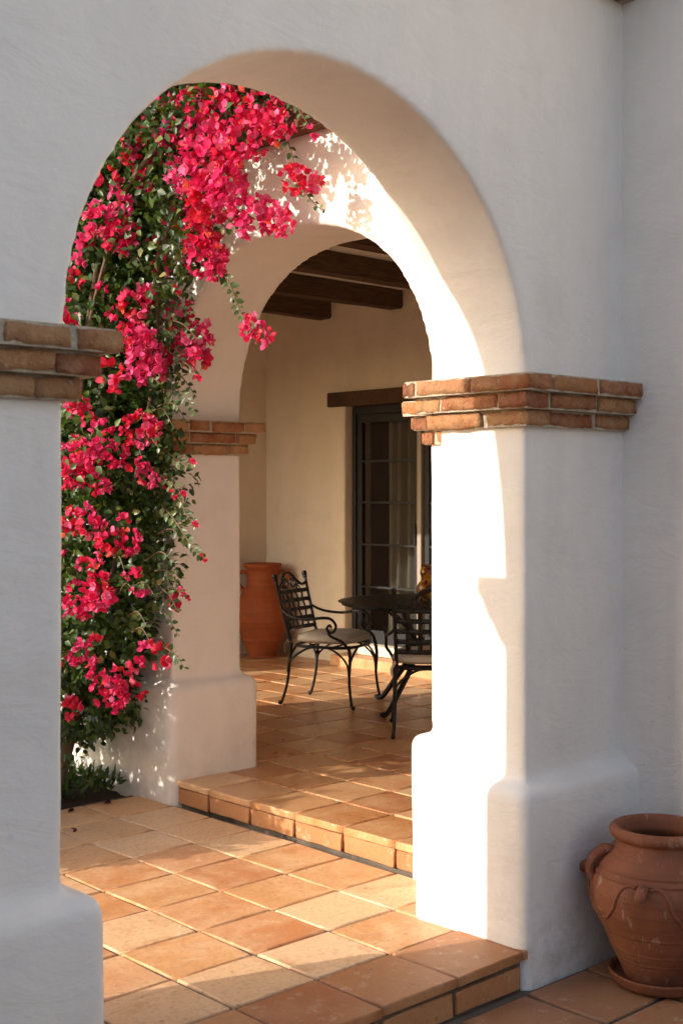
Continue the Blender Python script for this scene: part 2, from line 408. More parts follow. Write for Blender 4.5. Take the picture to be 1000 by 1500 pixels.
def hbrick(variants, parent, x, y, z, rot, name): 
    o = bpy.data.objects.new(name, random.choice(variants)); col.objects.link(o); o.parent = parent
    o.location = (x, y, z); o.rotation_euler = rot; return o

# lower terrace
PX, PY = .326, .302
terr = obj('terrace_floor', bbox((-3, -4, -.05), (4.6, 2.9, -.008)), 'grout'); tag(terr, 'worn clay tile terrace at the foot of the patio step', 'floor', kind='structure')
tv = tile_variants('tile', PX - .016, PX - .016, .03, 'tile_worn')
for i in range(9):
    for k in range(8):
        x = 3.35 + .62 - (i + .5) * PX; y = 2.66 - (k + .5) * PX
        lay(terr, tv, x, y, Z0)
# patio
pat = obj('patio_floor', bbox((-6, 2.70, -.05), (3.68, 5.43, Z1 - .0085)), 'grout'); tag(pat, 'sunlit square clay tile patio between the arches', 'floor', kind='structure')
tv = tile_variants('tile', PX - .013, PY - .013, .03, 'tile_clay')
tf = tile_variants('tile', PX - .010, PY - .010, .03, 'tile_edge')
PXS = [3.333 + .326 - i * PX for i in range(15)]
for i in range(14):
    for k in range(9):
        x = PXS[i] - PX / 2; y = 2.672 + (k + .5) * PY
        lay(pat, tf if k == 0 else tv, x, y, Z1)
rv = tile_variants('tile', PX - .016, Z1 - .052, .03, 'tile_edge')
for i in range(1, 10):
    hbrick(rv, pat, PXS[i] - PX / 2, 2.684, (Z1 - .038) / 2 - .004, (R(90), 0, random.uniform(-.008, .008)), 'riser_tile')
# porch
por = obj('porch_floor', bbox((3.717, 3.05, -.05), (7.6, 9.1, Z2 - .0095)), 'grout'); tag(por, 'raised clay tile porch floor under the beams', 'floor', kind='structure')
QX, QY = .3055, .3085
tv = tile_variants('tile', QX - .013, QY - .013, .03, 'tile_porch_shade')
for i in range(12):
    for k in range(19):
        x = 3.690 + (i + .5) * QX; y = 3.935 - 3 * QY + (k + .5) * QY
        if y > 8.8 or y < 3.2: continue
        if 3.8 < x < 4.15 and (5.4 < y < 6.4 or y < 3.3): continue
        if x > 7.3: continue
        lay(por, tv, x, y, Z2)
rv = tile_variants('tile', QY - .014, Z2 - Z1 - .038, .03, 'tile_edge')
for k in range(-3, 5):
    hbrick(rv, por, 3.697, 3.935 + (k + .5) * QY, (Z1 + Z2 - .034) / 2 + .001, (R(90), 0, R(-90) + random.uniform(-.008, .008)), 'riser_tile')
# planting bed
bm = bmesh.new(); bmesh.ops.create_grid(bm, x_segments=60, y_segments=60, size=1.0)
for v in bm.verts:
    v.co.x = .9 + v.co.x * 2.78; v.co.y = 7.3 + v.co.y * 1.9
    v.co.z = .118 + .03 * noise.noise(v.co * 2.5) + .02 * noise.noise(v.co * 9)
tag(obj('planting_bed', bm, 'soil', smooth=True), 'dark soil bed beside the arcade pier', 'flower bed', kind='structure')

# ------------------------------------------------------------------ walls
AY0, AY1 = 2.735, 3.125
front = thing('front_arcade_wall', 'white plastered arch wall in shade framing the view, brick capitals on its piers', 'wall', (2.5, AY0, 0))
def under(o, p):
    o.parent = p; o.matrix_parent_inverse = Matrix.Translation(p.location).inverted(); return o
AC, AH, AS, AR = 2.53, .885, 2.03, .875
TOPA = 4.5
bm = bmesh.new()
out = [(4.3, -.04), (4.3, TOPA), (.7, TOPA), (.7, -.04)] + arch_pts(AC, AH, AS, AR, -.04)[::-1]
prism(bm, out, 'y', AY0, AY1)
AYB = 3.41
lp = [p for p in arch_pts(AC, AH, AS, AR, -.04) if p[0] < 2.27]
prism(bm, lp[::-1] + [(2.27, TOPA - .05), (.75, TOPA - .05), (.75, -.04)], 'y', AY1 - .1, AYB)  # unseen thickening behind the left half, shaped to place the shadow on the jamb
plinth(bm, (AC + AH - .075, AY0 - .070, -.06), (4.35, AY1 + .070, .66), .045)
plinth(bm, (.6, AY0 - .070, -.06), (AC - AH + .085, AYB + .03, .665), .045)
under(obj('wall', plaster_mesh('wall', bm, 'plaster_white', .016, 7)), front)
bm = bmesh.new(); box(bm, (-5, AY0, -.06), (.72, AY1 - .004, TOPA - .004)); under(obj('wall', bm, 'plaster_white'), front)
bm = bmesh.new(); box(bm, (4.28, AY0 + .004, -.06), (7.7, AY1 - .004, TOPA - .004)); under(obj('wall', bm, 'plaster_white'), front)

BX0, BX1 = 3.705, 4.135
court = thing('courtyard_arcade_wall', 'sunlit white wall with second arch over the porch step, behind the bougainvillea', 'wall', (BX0, 5.8, 0))
BC, BH, BS, BR = 4.30, .865, 2.0, .815
BC2 = 7.82
TOPB = 3.22
bm = bmesh.new()
out = [(9.2, -.02), (9.2, TOPB), (AY1 - .05, TOPB), (AY1 - .05, -.02)] + arch_pts(BC, BH, BS, BR, -.02, 2.25)[::-1] + arch_pts(BC2, BH, BS, BR, -.02, 2.25)[::-1]
prism(bm, out, 'x', BX0, BX1)
plinth(bm, (BX0 - .055, BC + BH - .066, -.04), (BX1 + .075, BC2 - BH + .066, .705), .045)
plinth(bm, (BX0 - .055, AY1 - .03, -.04), (BX1 + .075, BC - BH + .08, .695), .045)
plinth(bm, (BX0 - .055, BC2 + BH - .066, -.04), (BX1 + .075, 9.2, .705), .05)
under(obj('wall', plaster_mesh('wall', bm, 'plaster_white', .017, 6)), court)

side = thing('side_wall', 'shaded white plaster wall meeting the arch wall behind the clay jar', 'wall', (4.2, 0, 0))
bm = bmesh.new(); box(bm, (3.985, -2.0, -.06), (4.4, AY0 + .06, TOPA))
under(obj('wall', plaster_mesh('wall', bm, 'plaster_white', .03, 4, .014)), side)

blocker = thing('terrace_shade_wall', 'unseen white plastered wing closing the terrace on its sunny side', 'shade wall', (-3.2, -3, 0))  # added out of view to hold sun and sky light off the terrace
bm = bmesh.new(); box(bm, (-3.6, -9.0, -.06), (-2.8, AY0 - .004, 4.6)); under(obj('wall', bm, 'plaster_white'), blocker)
fe = thing('shade_eave', 'unseen tiled eave added above the brick cornice to shade the floor', 'eave', (1, AY0, 3.6))  # overhang added out of view, blocks sky light on floor and wall
under(obj('soffit_board', bbox((-5, AY0 - .24, 3.62), (3.97, AY0 - .002, 3.66)), 'timber_eave'), fe)
bm = bmesh.new(); prism(bm, [(AY0 - .31, 3.665), (AY0 - .003, 3.77), (AY0 - .003, 3.84), (AY0 - .31, 3.72)], 'x', -5, 3.96); under(obj('roof_slab', bm, 'tile_edge'), fe)
DX = 7.25
dwall = thing('porch_back_wall', 'cream plaster porch wall with the glazed door and timber lintel', 'wall', (DX, 6.5, Z2))
bm = bmesh.new()
prism(bm, [(8.9, .1), (8.9, 3.5), (3.0, 3.5), (3.0, .1), (5.95, .1), (5.95, 2.39), (7.70, 2.39), (7.70, .1)], 'x', DX, DX + .32)
under(obj('wall', plaster_mesh('wall', bm, 'plaster_cream', .022, 5, .012)), dwall)
under(obj('lintel', bbox((DX - .035, 5.75, 2.352), (DX + .2, 7.872, 2.47), .008), 'timber_dark'), dwall)
lo = bpy.data.objects['lintel']; 
under(obj('door_sill', bbox((DX - .01, 5.952, .322), (DX + .3, 7.698, .405), .012, 3), 'plaster_cream', smooth=True), dwall)
under(obj('door_step', bbox((DX - .16, 5.90, Z2 - .02), (DX + .29, 7.697, .320), .008, 2), 'tile_clay'), dwall)
ewall = thing('porch_end_wall', 'cream plaster end wall of the porch behind the tall amphora', 'wall', (5.8, 8.7, Z2))
bm = bmesh.new(); box(bm, (4.0, 8.695, .1), (7.5, 9.0, 3.5))
under(obj('wall', plaster_mesh('wall', bm, 'plaster_cream', .03, 3, .010)), ewall)

# ------------------------------------------------------------------ brick courses
def brick_variants(L, D, H, count=6, mat='brick_clay', rough=.006):
    out = []
    for s in range(count):
        bm = bmesh.new(); box(bm, (-L / 2, -D / 2, -H / 2), (L / 2, D / 2, H / 2))
        bmesh.ops.subdivide_edges(bm, edges=[e for e in bm.edges if abs(e.verts[0].co.x - e.verts[1].co.x) > .01], cuts=12, use_grid_fill=True)
        bmesh.ops.subdivide_edges(bm, edges=[e for e in bm.edges if abs(e.verts[0].co.z - e.verts[1].co.z) > .01], cuts=2, use_grid_fill=True)
        bmesh.ops.subdivide_edges(bm, edges=[e for e in bm.edges if abs(e.verts[0].co.y - e.verts[1].co.y) > .01], cuts=2, use_grid_fill=True)
        off = Vector((s * 7.3, 1.7 * s, .5))
        for v in bm.verts:
            ex = abs(v.co.x) > L / 2 - 1e-4; ey = abs(v.co.y) > D / 2 - 1e-4; ez = abs(v.co.z) > H / 2 - 1e-4
            if ex + ey + ez >= 2:
                v.co -= Vector((math.copysign(.004 if ex else 0, v.co.x), math.copysign(.004 if ey else 0, v.co.y), math.copysign(.004 if ez else 0, v.co.z)))
            v.co += rough * (Vector((noise.noise(v.co * 18 + off), noise.noise(v.co * 18 + off * 2), noise.noise(v.co * 18 + off * 3))) + .7 * Vector((noise.noise(v.co * 55 + off), noise.noise(v.co * 55 + off * 2), noise.noise(v.co * 55 + off * 3))))
        m = bpy.data.meshes.new('brick'); bmesh.ops.recalc_face_normals(bm, faces=bm.faces); bm.to_mesh(m); bm.free(); m.materials.append(MATS[mat])
        m.polygons.foreach_set('use_smooth', [True] * len(m.polygons)); out.append(m)
    return out
LS = (.13, .19, .255)
BV = {L: brick_variants(L, .13, .0555, rough=.0055) for L in LS}
def capital(parent, x0, x1, y0, y1, zs, overs, sides, label=None):
    """corbelled brick courses round a pier; sides: which of 'x-','y-','y+','x+' show"""
    bm = bmesh.new()
    for z, o in zip(zs, overs):
        q = o - .012
        box(bm, (x0 - (q if 'x-' in sides else -.01), y0 - (q if 'y-' in sides else -.01), z - .029), (x1 + (q if 'x+' in sides else -.01), y1 + (q if 'y+' in sides else -.01), z + .0290 - (.001 if z == zs[0] else 0)))
    cap = under(obj('capital', bm, 'mortar'), parent)
    for z, o in zip(zs, overs):
        X0 = x0 - (o if 'x-' in sides else 0); X1 = x1 + (o if 'x+' in sides else 0)
        Y0 = y0 - (o if 'y-' in sides else 0); Y1 = y1 + (o if 'y+' in sides else 0)
        for s in sides:
            a, e = (Y0, Y1) if s[0] == 'x' else (X0, X1)
            # the x faces own the corners
            if s[0] == 'y':
                if 'x-' in sides: a += .132
                if 'x+' in sides: e -= .132
            p = a
            while p < e - .02:
                L = random.choice((.13, .19, .255, .255))
                if e - p < .33: L = min(LS, key=lambda q: abs(q - (e - p)))
                sl = 1.0
                if e - p - L < .06: sl = (e - p) / (L + .004)
                m = random.choice(BV[L]); c = p + L * sl / 2
                jo = random.uniform(-.008, .008)
                if s == 'x-': loc, rz = (X0 + .065 - jo, c, z), R(90)
                elif s == 'x+': loc, rz = (X1 - .065 + jo, c, z), R(90)
                elif s == 'y-': loc, rz = (c, Y0 + .065 - jo, z), 0
                else: loc, rz = (c, Y1 - .065 + jo, z), 0
                b_ = bpy.data.objects.new('brick', m); col.objects.link(b_); b_.parent = cap
                b_.location = Vector(loc) + Vector((0, 0, random.uniform(-.002, .002)))
                b_.rotation_euler = (random.uniform(-.03, .03), random.uniform(-.02, .02), rz + random.uniform(-.02, .02)); b_.scale = (sl, 1, random.uniform(.94, 1.02))
                p += L * sl + .009
    return cap
ZA = (1.899, 1.957, 2.015); OV = (.035, .070, .100)
capital(front, AC + AH, 3.985, AY0, AY1, ZA, OV, ('x-', 'y-', 'y+'))
capital(front, .9, AC - AH, AY0, AYB, ZA, OV, ('x+', 'y-', 'y+'))
ZB = (1.862, 1.918, 1.974)
capital(court, BX0, BX1, BC + BH, BC2 - BH, ZB, (.03, .06, .09), ('x-', 'y-', 'x+', 'y+'))
capital(court, BX0, BX1, AY1 + .01, BC - BH, ZB, (.03, .06, .09), ('x-', 'y+', 'x+'))
# cornice course along the top of the front wall and the side wall
cor = under(obj('cornice', bbox((-4.9, AY0 - .055, 3.445), (3.99, AY1 + .055, 3.50)), 'mortar'), front)
x = 3.98
while x > .6:
    b_ = bpy.data.objects.new('brick', random.choice(BV[.19])); col.objects.link(b_); b_.parent = cor
    b_.location = (x - .095, AY0 - .005, 3.472); b_.rotation_euler = (0, 0, random.uniform(-.02, .02)); x -= .2

# ------------------------------------------------------------------ porch roof
roof = thing('porch_roof', 'porch roof with rough dark beams under a pale plaster ceiling', 'roof', (5.6, 6, 3.24))
under(obj('ceiling', bbox((BX1 - .2, 3.0, 3.236), (7.6, 9.1, 3.50)), 'plaster_white'), roof)
def beam(parent, a, c, mat='timber_dark', name='beam', bev=.012):
    bm = bmesh.new(); box(bm, a, c)
    L = max(range(3), key=lambda i: c[i] - a[i])
    bmesh.ops.subdivide_edges(bm, edges=[e for e in bm.edges if abs(e.verts[0].co[L] - e.verts[1].co[L]) > .01], cuts=24, use_grid_fill=True)
    sh = [e for e in bm.edges if e.is_manifold and e.calc_face_angle(0) > 1]
    bmesh.ops.bevel(bm, geom=sh, offset=bev, segments=2, affect='EDGES')
    for v in bm.verts:
        k = noise.noise(v.co * 3.1); k2 = noise.noise(v.co * 3.1 + Vector((9, 2, 4)))
        v.co[(L + 1) % 3] += .007 * k; v.co[(L + 2) % 3] += .006 * k2
    ctr = (Vector(a) + Vector(c)) / 2
    for v in bm.verts: v.co -= ctr
    o = obj(name, bm, mat); o.location = ctr
    if L == 1:   # grain runs along local x: turn the mesh
        o.data.transform(Matrix.Rotation(R(-90), 4, 'Z')); o.rotation_euler = (0, 0, R(90))
    return under(o, parent)
for k in range(6):
    y = 7.853 - k * .831
    beam(roof, (BX1 - .12, y, 3.092), (DX + .06, y + .15, 3.245))
# eave over the courtyard
eave = thing('timber_eave', 'red brown timber eave board along the top of the sunlit wall', 'eave', (BX0, 5, 3.2))
beam(eave, (BX0 - .075, 3.16, 3.205), (BX0 + .2, 9.1, 3.40), 'timber_eave', 'fascia', .008)
beam(eave, (BX0 - .11, 3.16, 3.40), (BX0 + .2, 9.1, 3.44), 'timber_eave', 'soffit_board', .005)
rt = thing('tiled_roof', 'low clay covered roof slope above the porch', 'roof', (5.6, 6, 3.45))
bm = bmesh.new(); prism(bm, [(BX0 - .16, 3.46), (7.8, 4.2), (7.8, 4.12), (5.0, 3.52), (BX0 - .16, 3.44)][::-1], 'y', 3.16, 9.2)
under(obj('roof_slab', bm, 'tile_edge'), rt)

# ------------------------------------------------------------------ glazed door, curtain, room
DXP = DX + .12
door = thing('glazed_door', 'dark framed double glazed door under the timber lintel', 'door', (DXP, 6.85, .40))
def part(name, bm, mat, par, smooth=False): return under(obj(name, bm, mat, smooth=smooth), par)
part('door_frame', bbox((DXP - .03, 7.655, .406), (DXP + .07, 7.697, 2.35), .004), 'door_paint', door)
part('door_frame', bbox((DXP - .03, 5.953, .406), (DXP + .07, 5.995, 2.35), .004), 'door_paint', door)
part('door_frame', bbox((DXP - .03, 5.996, 2.285), (DXP + .07, 7.654, 2.351), .004), 'door_paint', door)
part('astragal', bbox((DXP - .045, 6.900, .407), (DXP + .02, 6.945, 2.284), .006), 'door_pale', door)
for y0, y1 in ((6.946, 7.654), (5.996, 6.899)):
    leafp = bmesh.new()
    leaf = part('door_leaf', bbox((DXP - .012, y0 + .001, .407), (DXP + .03, y1 - .001, .515), .004), 'door_paint', door)
    def sub(name, bm, mat, par=leaf): return under(obj(name, bm, mat), par) if False else _sub(name, bm, mat, par)
    def _sub(name, bm, mat, par):
        o = obj(name, bm, mat); o.parent = par; o.matrix_parent_inverse = par.matrix_basis.inverted() @ door.matrix_basis.inverted() if False else Matrix.Identity(4); return o
    _sub('stile', bbox((DXP - .012, y0 + .001, .516), (DXP + .03, y0 + .055, 2.284), .003), 'door_paint', leaf)
    _sub('stile', bbox((DXP - .012, y1 - .055, .516), (DXP + .03, y1 - .001, 2.284), .003), 'door_paint', leaf)
    _sub('top_rail', bbox((DXP - .012, y0 + .056, 2.215), (DXP + .03, y1 - .056, 2.284), .003), 'door_paint', leaf)
    for zz in (.867, 1.215, 1.56, 1.90):
        _sub('muntin', bbox((DXP - .008, y0 + .056, zz - .009), (DXP + .022, y1 - .056, zz + .009), .002), 'door_paint', leaf)
    zs = [.516, .867, 1.215, 1.56, 1.90, 2.215]
    for za, zb in zip(zs, zs[1:]):
        _sub('pane', bbox((DXP + .006, y0 + .056, za + .008), (DXP + .010, y1 - .056, zb - .008)), 'glass_pane', leaf)
bm = bbox((DXP - .055, 6.955, 1.22), (DXP - .035, 6.975, 1.40), .004); box(bm, (DXP - .04, 6.958, 1.25), (DXP - .011, 6.972, 1.27)); box(bm, (DXP - .04, 6.958, 1.35), (DXP - .011, 6.972, 1.37))
part('handle', bm, 'iron_black', door)
cur = bmesh.new(); rows = []
for iz in range(14):
    z = .44 + iz / 13 * 1.86; row = []
    for i in range(241):
        t = i / 240; y = 7.42 - t * 1.43
        x = DX + .225 + .028 * math.sin(t * 95 + .6 * math.sin(z * 1.3 + t * 9)) + .012 * math.sin(t * 41 + z * .7)
        row.append(cur.verts.new((x, y, z)))
    rows.append(row)
for a, c in zip(rows, rows[1:]):
    for i in range(240): cur.faces.new((a[i], a[i + 1], c[i + 1], c[i]))
cu = thing('curtain', 'pleated grey linen curtain hanging behind the door glass', 'curtain', (DX + .225, 6.65, .4))
o = part('curtain_panel', cur, 'curtain_cloth', cu, True); sm = o.modifiers.new('s', 'SOLIDIFY'); sm.thickness = .003
part('curtain_rod', tubes([(DX + .225, 7.69, 2.315), (DX + .225, 5.96, 2.315)], .012, n=0), 'iron_black', cu, True)
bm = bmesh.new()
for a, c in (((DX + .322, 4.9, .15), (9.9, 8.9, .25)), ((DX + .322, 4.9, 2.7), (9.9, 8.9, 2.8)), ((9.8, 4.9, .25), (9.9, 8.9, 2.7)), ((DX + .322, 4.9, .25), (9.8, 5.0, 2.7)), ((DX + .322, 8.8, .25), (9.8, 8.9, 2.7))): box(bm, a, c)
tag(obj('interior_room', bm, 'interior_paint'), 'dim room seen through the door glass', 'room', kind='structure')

# ------------------------------------------------------------------ clay jar on its saucer
jx, jy = 3.722, 2.405
tag(obj('clay_saucer', lathe([(.0, 0), (.10, 0), (.145, .003), (.160, .012), (.170, .034), (.172, .043), (.164, .044), (.155, .030), (.145, .018), (.10, .014), (0, .014)], 64, n=3), 'terracotta_jar', smooth=True, loc=(jx, jy, .0045)),
    'round clay saucer under the squat terracotta jar', 'saucer')
jar = thing('terracotta_jar', 'squat wide mouthed terracotta jar with lug handles in the shaded corner', 'jar', (jx, jy, .0195), 0)
prof = [(0, 0), (.09, 0), (.113, .004), (.122, .020), (.142, .062), (.149, .078), (.1525, .081), (.1535, .087), (.159, .098), (.1655, .112), (.1695, .116), (.1705, .122), (.178, .14), (.1945, .178), (.1985, .181), (.200, .187), (.212, .21), (.226, .245), (.233, .285), (.2345, .308), (.230, .335), (.219, .357), (.2205, .361), (.2185, .367), (.208, .378), (.2085, .383), (.205, .388), (.185, .41), (.160, .436), (.146, .455), (.143, .466), (.150, .470), (.163, .478), (.168, .490), (.165, .503), (.155, .511), (.144, .510), (.135, .500), (.130, .485), (.128, .462), (.150, .43), (.19, .39), (.215, .33), (.21, .26), (.16, .12), (.10, .03), (0, .028)]
o = obj('body', lathe(prof, 80, n=3, wob=.004), 'terracotta_jar', jar, True)
def jr(z):
    for (r0, z0), (r1, z1) in zip(prof[:30], prof[1:31]):
        if z0 <= z <= z1: return r0 + (r1 - r0) * (z - z0) / max(z1 - z0, 1e-6)
    return .2
def onjar(a, z, off=0): r = jr(z) + off; return (r * math.cos(a), r * math.sin(a), z)
a0 = math.atan2(.6842, -.7293)
for a in (a0, a0 + math.pi):
    # vertical loop handle on the shoulder
    pts = [onjar(a, .425, -.02), onjar(a, .432, .02), onjar(a, .408, .034), onjar(a, .375, .026), onjar(a, .345, .008), onjar(a, .325, -.012)]
    obj('handle', tubes(pts, [.016, .018, .016, .015, .015], 10, 6), 'terracotta_jar', jar, True)
for a in (a0 + R(62), a0 + R(242), a0 + R(152), a0 + R(332)):
    bm = tubes([onjar(a, .352, -.02), onjar(a, .350, .015), onjar(a, .338, .034), onjar(a, .322, .036)], [.019, .019, .018, .012], 10, 5)
    obj('lug', bm, 'terracotta_jar', jar, True)
    for sg in (-1, 1):
        pts = []
        for i in range(26):
            t = i / 25
            aa = a + sg * (.10 + .36 * math.sin(t * 2.1) * (1 if t < .75 else 1)) + sg * .22 * max(0, t - .55) * 3
            zz = .352 - .115 * t + .028 * math.sin(t * 6.2)
            pts.append(onjar(aa, zz, .001))
        obj('relief_scroll', tubes(pts, [.006, .007, .006, .003], 6, 0), 'terracotta_jar', jar, True)

# ------------------------------------------------------------------ amphora in the porch corner
amp = thing('tall_amphora', 'tall orange terracotta amphora with two ear handles in porch corner', 'amphora', (6.985, 8.43, Z2 + .002), 0)
prof = [(0, 0), (.10, 0), (.124, .003), (.128, .012), (.126, .022), (.132, .035), (.150, .085), (.168, .130), (.1745, .146), (.179, .150), (.1795, .156), (.178, .162), (.182, .166), (.1815, .172), (.190, .20), (.210, .265), (.221, .305), (.2255, .315), (.225, .323), (.2275, .345), (.226, .39), (.215, .45), (.190, .515), (.160, .565), (.140, .60), (.132, .64), (.132, .69), (.136, .735), (.146, .755), (.160, .770), (.166, .782), (.164, .795), (.152, .799), (.140, .79), (.128, .76), (.120, .68), (.12, .62), (.17, .52), (.2, .4), (.19, .3), (.1, .03), (0, .03)]
obj('body', lathe(prof, 64, n=3, wob=.003), 'terracotta_amphora', amp, True)
for s in (-1, 1):
    d = Vector((.7293, -.6842, 0)) * s
    pts = [d * .125 + Vector((0, 0, .715)), d * .165 + Vector((0, 0, .728)), d * .212 + Vector((0, 0, .70)), d * .218 + Vector((0, 0, .655)), d * .19 + Vector((0, 0, .60)), d * .150 + Vector((0, 0, .558))]
    obj('handle', tubes(pts, [.019, .017, .016, .017, .02], 10, 6), 'terracotta_amphora', amp, True)

# ------------------------------------------------------------------ wrought iron chairs
def scroll(c, r0, r1, turns, a0, sgn, plane):
    pts = []
    for i in range(int(turns * 14) + 1):
        t = i / (turns * 14); a = a0 + sgn * t * turns * 2 * math.pi; r = r0 + (r1 - r0) * t
        pts.append(plane(c, r * math.cos(a), r * math.sin(a)))
    return pts
def make_chair(label, loc, rz):
    t = thing('iron_chair', label, 'chair', loc, rz)
    I = 'iron_black'
    def back(x, h):           # a point of the leaning, slightly hollow back; h = height above floor
        k = (h - .40) / .45
        return Vector((x * (1 + .05 * k), -.215 - .115 * k - .022 * (1 - (x / .21) ** 2), h))
    for sx in (-1, 1):
        bm = bmesh.new()
        tube(bm, [(sx * .205, -.212, .42), (sx * .212, -.222, .30), (sx * .214, -.238, .15), (sx * .222, -.272, .03), (sx * .224, -.285, .012)], [.012, .011, .010, .010, .012], 8, 6)
        ball(bm, (sx * .224, -.287, .014), .015)
        obj('leg', bm, I, t, True)
        bm = bmesh.new()
        tube(bm, [(sx * .212, .205, .41), (sx * .222, .218, .32), (sx * .222, .212, .18), (sx * .232, .232, .04), (sx * .238, .245, .012)], [.012, .012, .010, .010, .012], 8, 6)
        ball(bm, (sx * .238, .247, .014), .015)
        obj('leg', bm, I, t, True)
        bm = bmesh.new()
        tube(bm, [(sx * .205, -.212, .40), back(sx * .205, .50), back(sx * .207, .65), back(sx * .21, .825)], [.012, .0115, .011, .011], 8, 5)
        p = obj('back_post', bm, I, t, True)
        bm = bmesh.new(); ball(bm, back(sx * .21, .845), .019, 12); tube(bm, [back(sx * .21, .815), back(sx * .21, .832)], .015, 10, 0)
        obj('finial', bm, I, p, True)
        # arm: back post, forward, down into a scroll, then an S to the front leg
        q = back(sx * .21, .625)
        arm = [q, (sx * .245, -.20, .590), (sx * .268, -.08, .575), (sx * .275, .04, .590), (sx * .275, .105, .585), (sx * .272, .140, .545), (sx * .27, .125, .505), (sx * .27, .09, .50), (sx * .27, .075, .525), (sx * .27, .095, .545), (sx * .27, .108, .53)]
        bm = bmesh.new(); tube(bm, arm, [.009, .0095, .0095, .009, .0075], 8, 6)
        ar = obj('arm', bm, I, t, True)
        obj('arm_support', tubes([(sx * .271, .083, .515), (sx * .268, .10, .475), (sx * .25, .17, .44), (sx * .226, .208, .39), (sx * .222, .212, .36)], [.009, .0095, .010, .010], 8, 6), I, ar, True)
    # seat ring
    ring = []
    for i in range(40):
        a = i / 40 * 2 * math.pi; ca, sa = math.cos(a), math.sin(a)
        ring.append((.222 * math.copysign(abs(ca) ** .55, ca), -.003 + .214 * math.copysign(abs(sa) ** .55, sa), .392))
    bm = bmesh.new(); tube(bm, ring, .0105, 8, 0, closed=True)
    tube(bm, [(-.20, -.1, .392), (.20, -.1, .392)], .006, 6, 0); tube(bm, [(-.20, .08, .392), (.20, .08, .392)], .006, 6, 0)
    obj('seat_frame', bm, I, t, True)
    # arched braces under the seat
    for sx in (-1, 1):
        obj('brace', tubes([(sx * .218, -.235, .22), (sx * .219, -.21, .30), (sx * .221, -.10, .375), (sx * .222, 0, .392), (sx * .224, .10, .375), (sx * .222, .19, .30), (sx * .221, .212, .20)], .0075, 6, 5), I, t, True)
    for sy, y in ((-1, -.232), (1, .212)):
        obj('brace', tubes([(-.216, y, .22), (-.20, y, .30), (-.10, y * .99, .378), (0, y * .985, .392), (.10, y * .99, .378), (.20, y, .30), (.216, y, .22)], .0075, 6, 5), I, t, True)
    # woven strap back
    for i in range(5):
        h = .492 + i * .060
        obj('strap', tubes([back(x, h) + Vector((0, .004 * (1 if (i + j) % 2 else -1), 0)) for j, x in enumerate((-.203, -.135, -.068, 0, .068, .135, .203))], .0140, 8, 4, flat=(0, 0, 1)), I, t, True)
    for i in range(5):
        x = -.136 + i * .068
        obj('strap', tubes([back(x, h) + Vector((0, .004 * (-1 if (i + j) % 2 else 1), 0)) for j, h in enumerate((.492, .552, .612, .672, .732))], .0140, 8, 4, flat=(1, 0, 0)), I, t, True)
    # crest rail with scrolls
    cr = [back(-.208, .785), back(-.16, .772), back(-.11, .798), back(-.06, .842), back(0, .858), back(.06, .842), back(.11, .798), back(.16, .772), back(.208, .785)]
    crest = obj('crest_rail', tubes(cr, .0095, 8, 6), I, t, True)
    for s in (-1, 1):
        pl = lambda c, u, v: back(c[0] + u, c[1] + v)
        obj('crest_scroll', tubes(scroll((s * .048, .793), .044, .014, 1.35, R(90), -s, pl), [.0075, .007, .006], 6, 0), I, crest, True)
        obj('crest_scroll', tubes(scroll((s * .112, .752), .026, .010, 1.1, R(100), s, pl), [.006, .006, .005], 6, 0), I, crest, True)
    return t
def cushion(label, loc, rz):
    bm = bmesh.new(); NU, NV = 44, 14; rings = []
    for j in range(NV + 1):
        ph = -math.pi / 2 + math.pi * j / NV; row = []
        for i in range(NU):
            a = i / NU * 2 * math.pi; ca, sa = math.cos(a), math.sin(a)
            r = abs(math.cos(ph)) ** .42
            x = .226 * r * math.copysign(abs(ca) ** .6, ca); y = .215 * r * math.copysign(abs(sa) ** .6, sa)
            z = .036 * math.copysign(abs(math.sin(ph)) ** .75, math.sin(ph))
            z += .008 * noise.noise(Vector((x * 7, y * 7, 1.3 + loc[0]))) * (1 if z > 0 else .2)
            if z > 0: z += .010 * max(0, 1 - (x * x + y * y) / .045)
            row.append(bm.verts.new((x, y, z + .042)))
        rings.append(row)
    for a, c in zip(rings, rings[1:]):
        for i in range(NU): bm.faces.new((a[i], a[(i + 1) % NU], c[(i + 1) % NU], c[i]))
    bmesh.ops.remove_doubles(bm, verts=bm.verts, dist=.0005)
    t = thing('seat_cushion', label, 'cushion', loc, rz)
    obj('pad', bm, 'linen', t, True)
    ring = []
    for i in range(44):
        a = i / 44 * 2 * math.pi; ca, sa = math.cos(a), math.sin(a)
        ring.append((.2285 * math.copysign(abs(ca) ** .6, ca), .2175 * math.copysign(abs(sa) ** .6, sa), .034))
    bm = bmesh.new(); tube(bm, ring, .005, 6, 0, closed=True); obj('piping', bm, 'linen', t, True)
    for sx in (-1, 1):
        bm = bmesh.new(); tube(bm, [(sx * .195, -.205, .03), (sx * .214, -.235, .035), (sx * .226, -.222, .02), (sx * .212, -.20, .018), (sx * .20, -.21, .0)], .006, 6, 5, flat=(0, 0, 1))
        tube(bm, [(sx * .212, -.236, .03), (sx * .235, -.25, -.01), (sx * .228, -.248, -.045)], .007, 6, 5, flat=(1, 0, 0))
        obj('tie', bm, 'linen', t, True)
    return t
def face(dx, dy): return math.atan2(dy, dx) - math.pi / 2
c1 = (5.825, 6.285, Z2 + .002); r1 = face(.38, -.925)
make_chair('black wrought iron chair with lattice back beside the amphora', c1, r1)
cushion('linen cushion on the iron chair beside the amphora', (c1[0], c1[1], Z2 + .402), r1)
c2 = (5.565, 5.155, Z2 + .002); r2 = face(.72, .69)
make_chair('black iron chair seen from behind, partly hidden by the white pier', c2, r2)
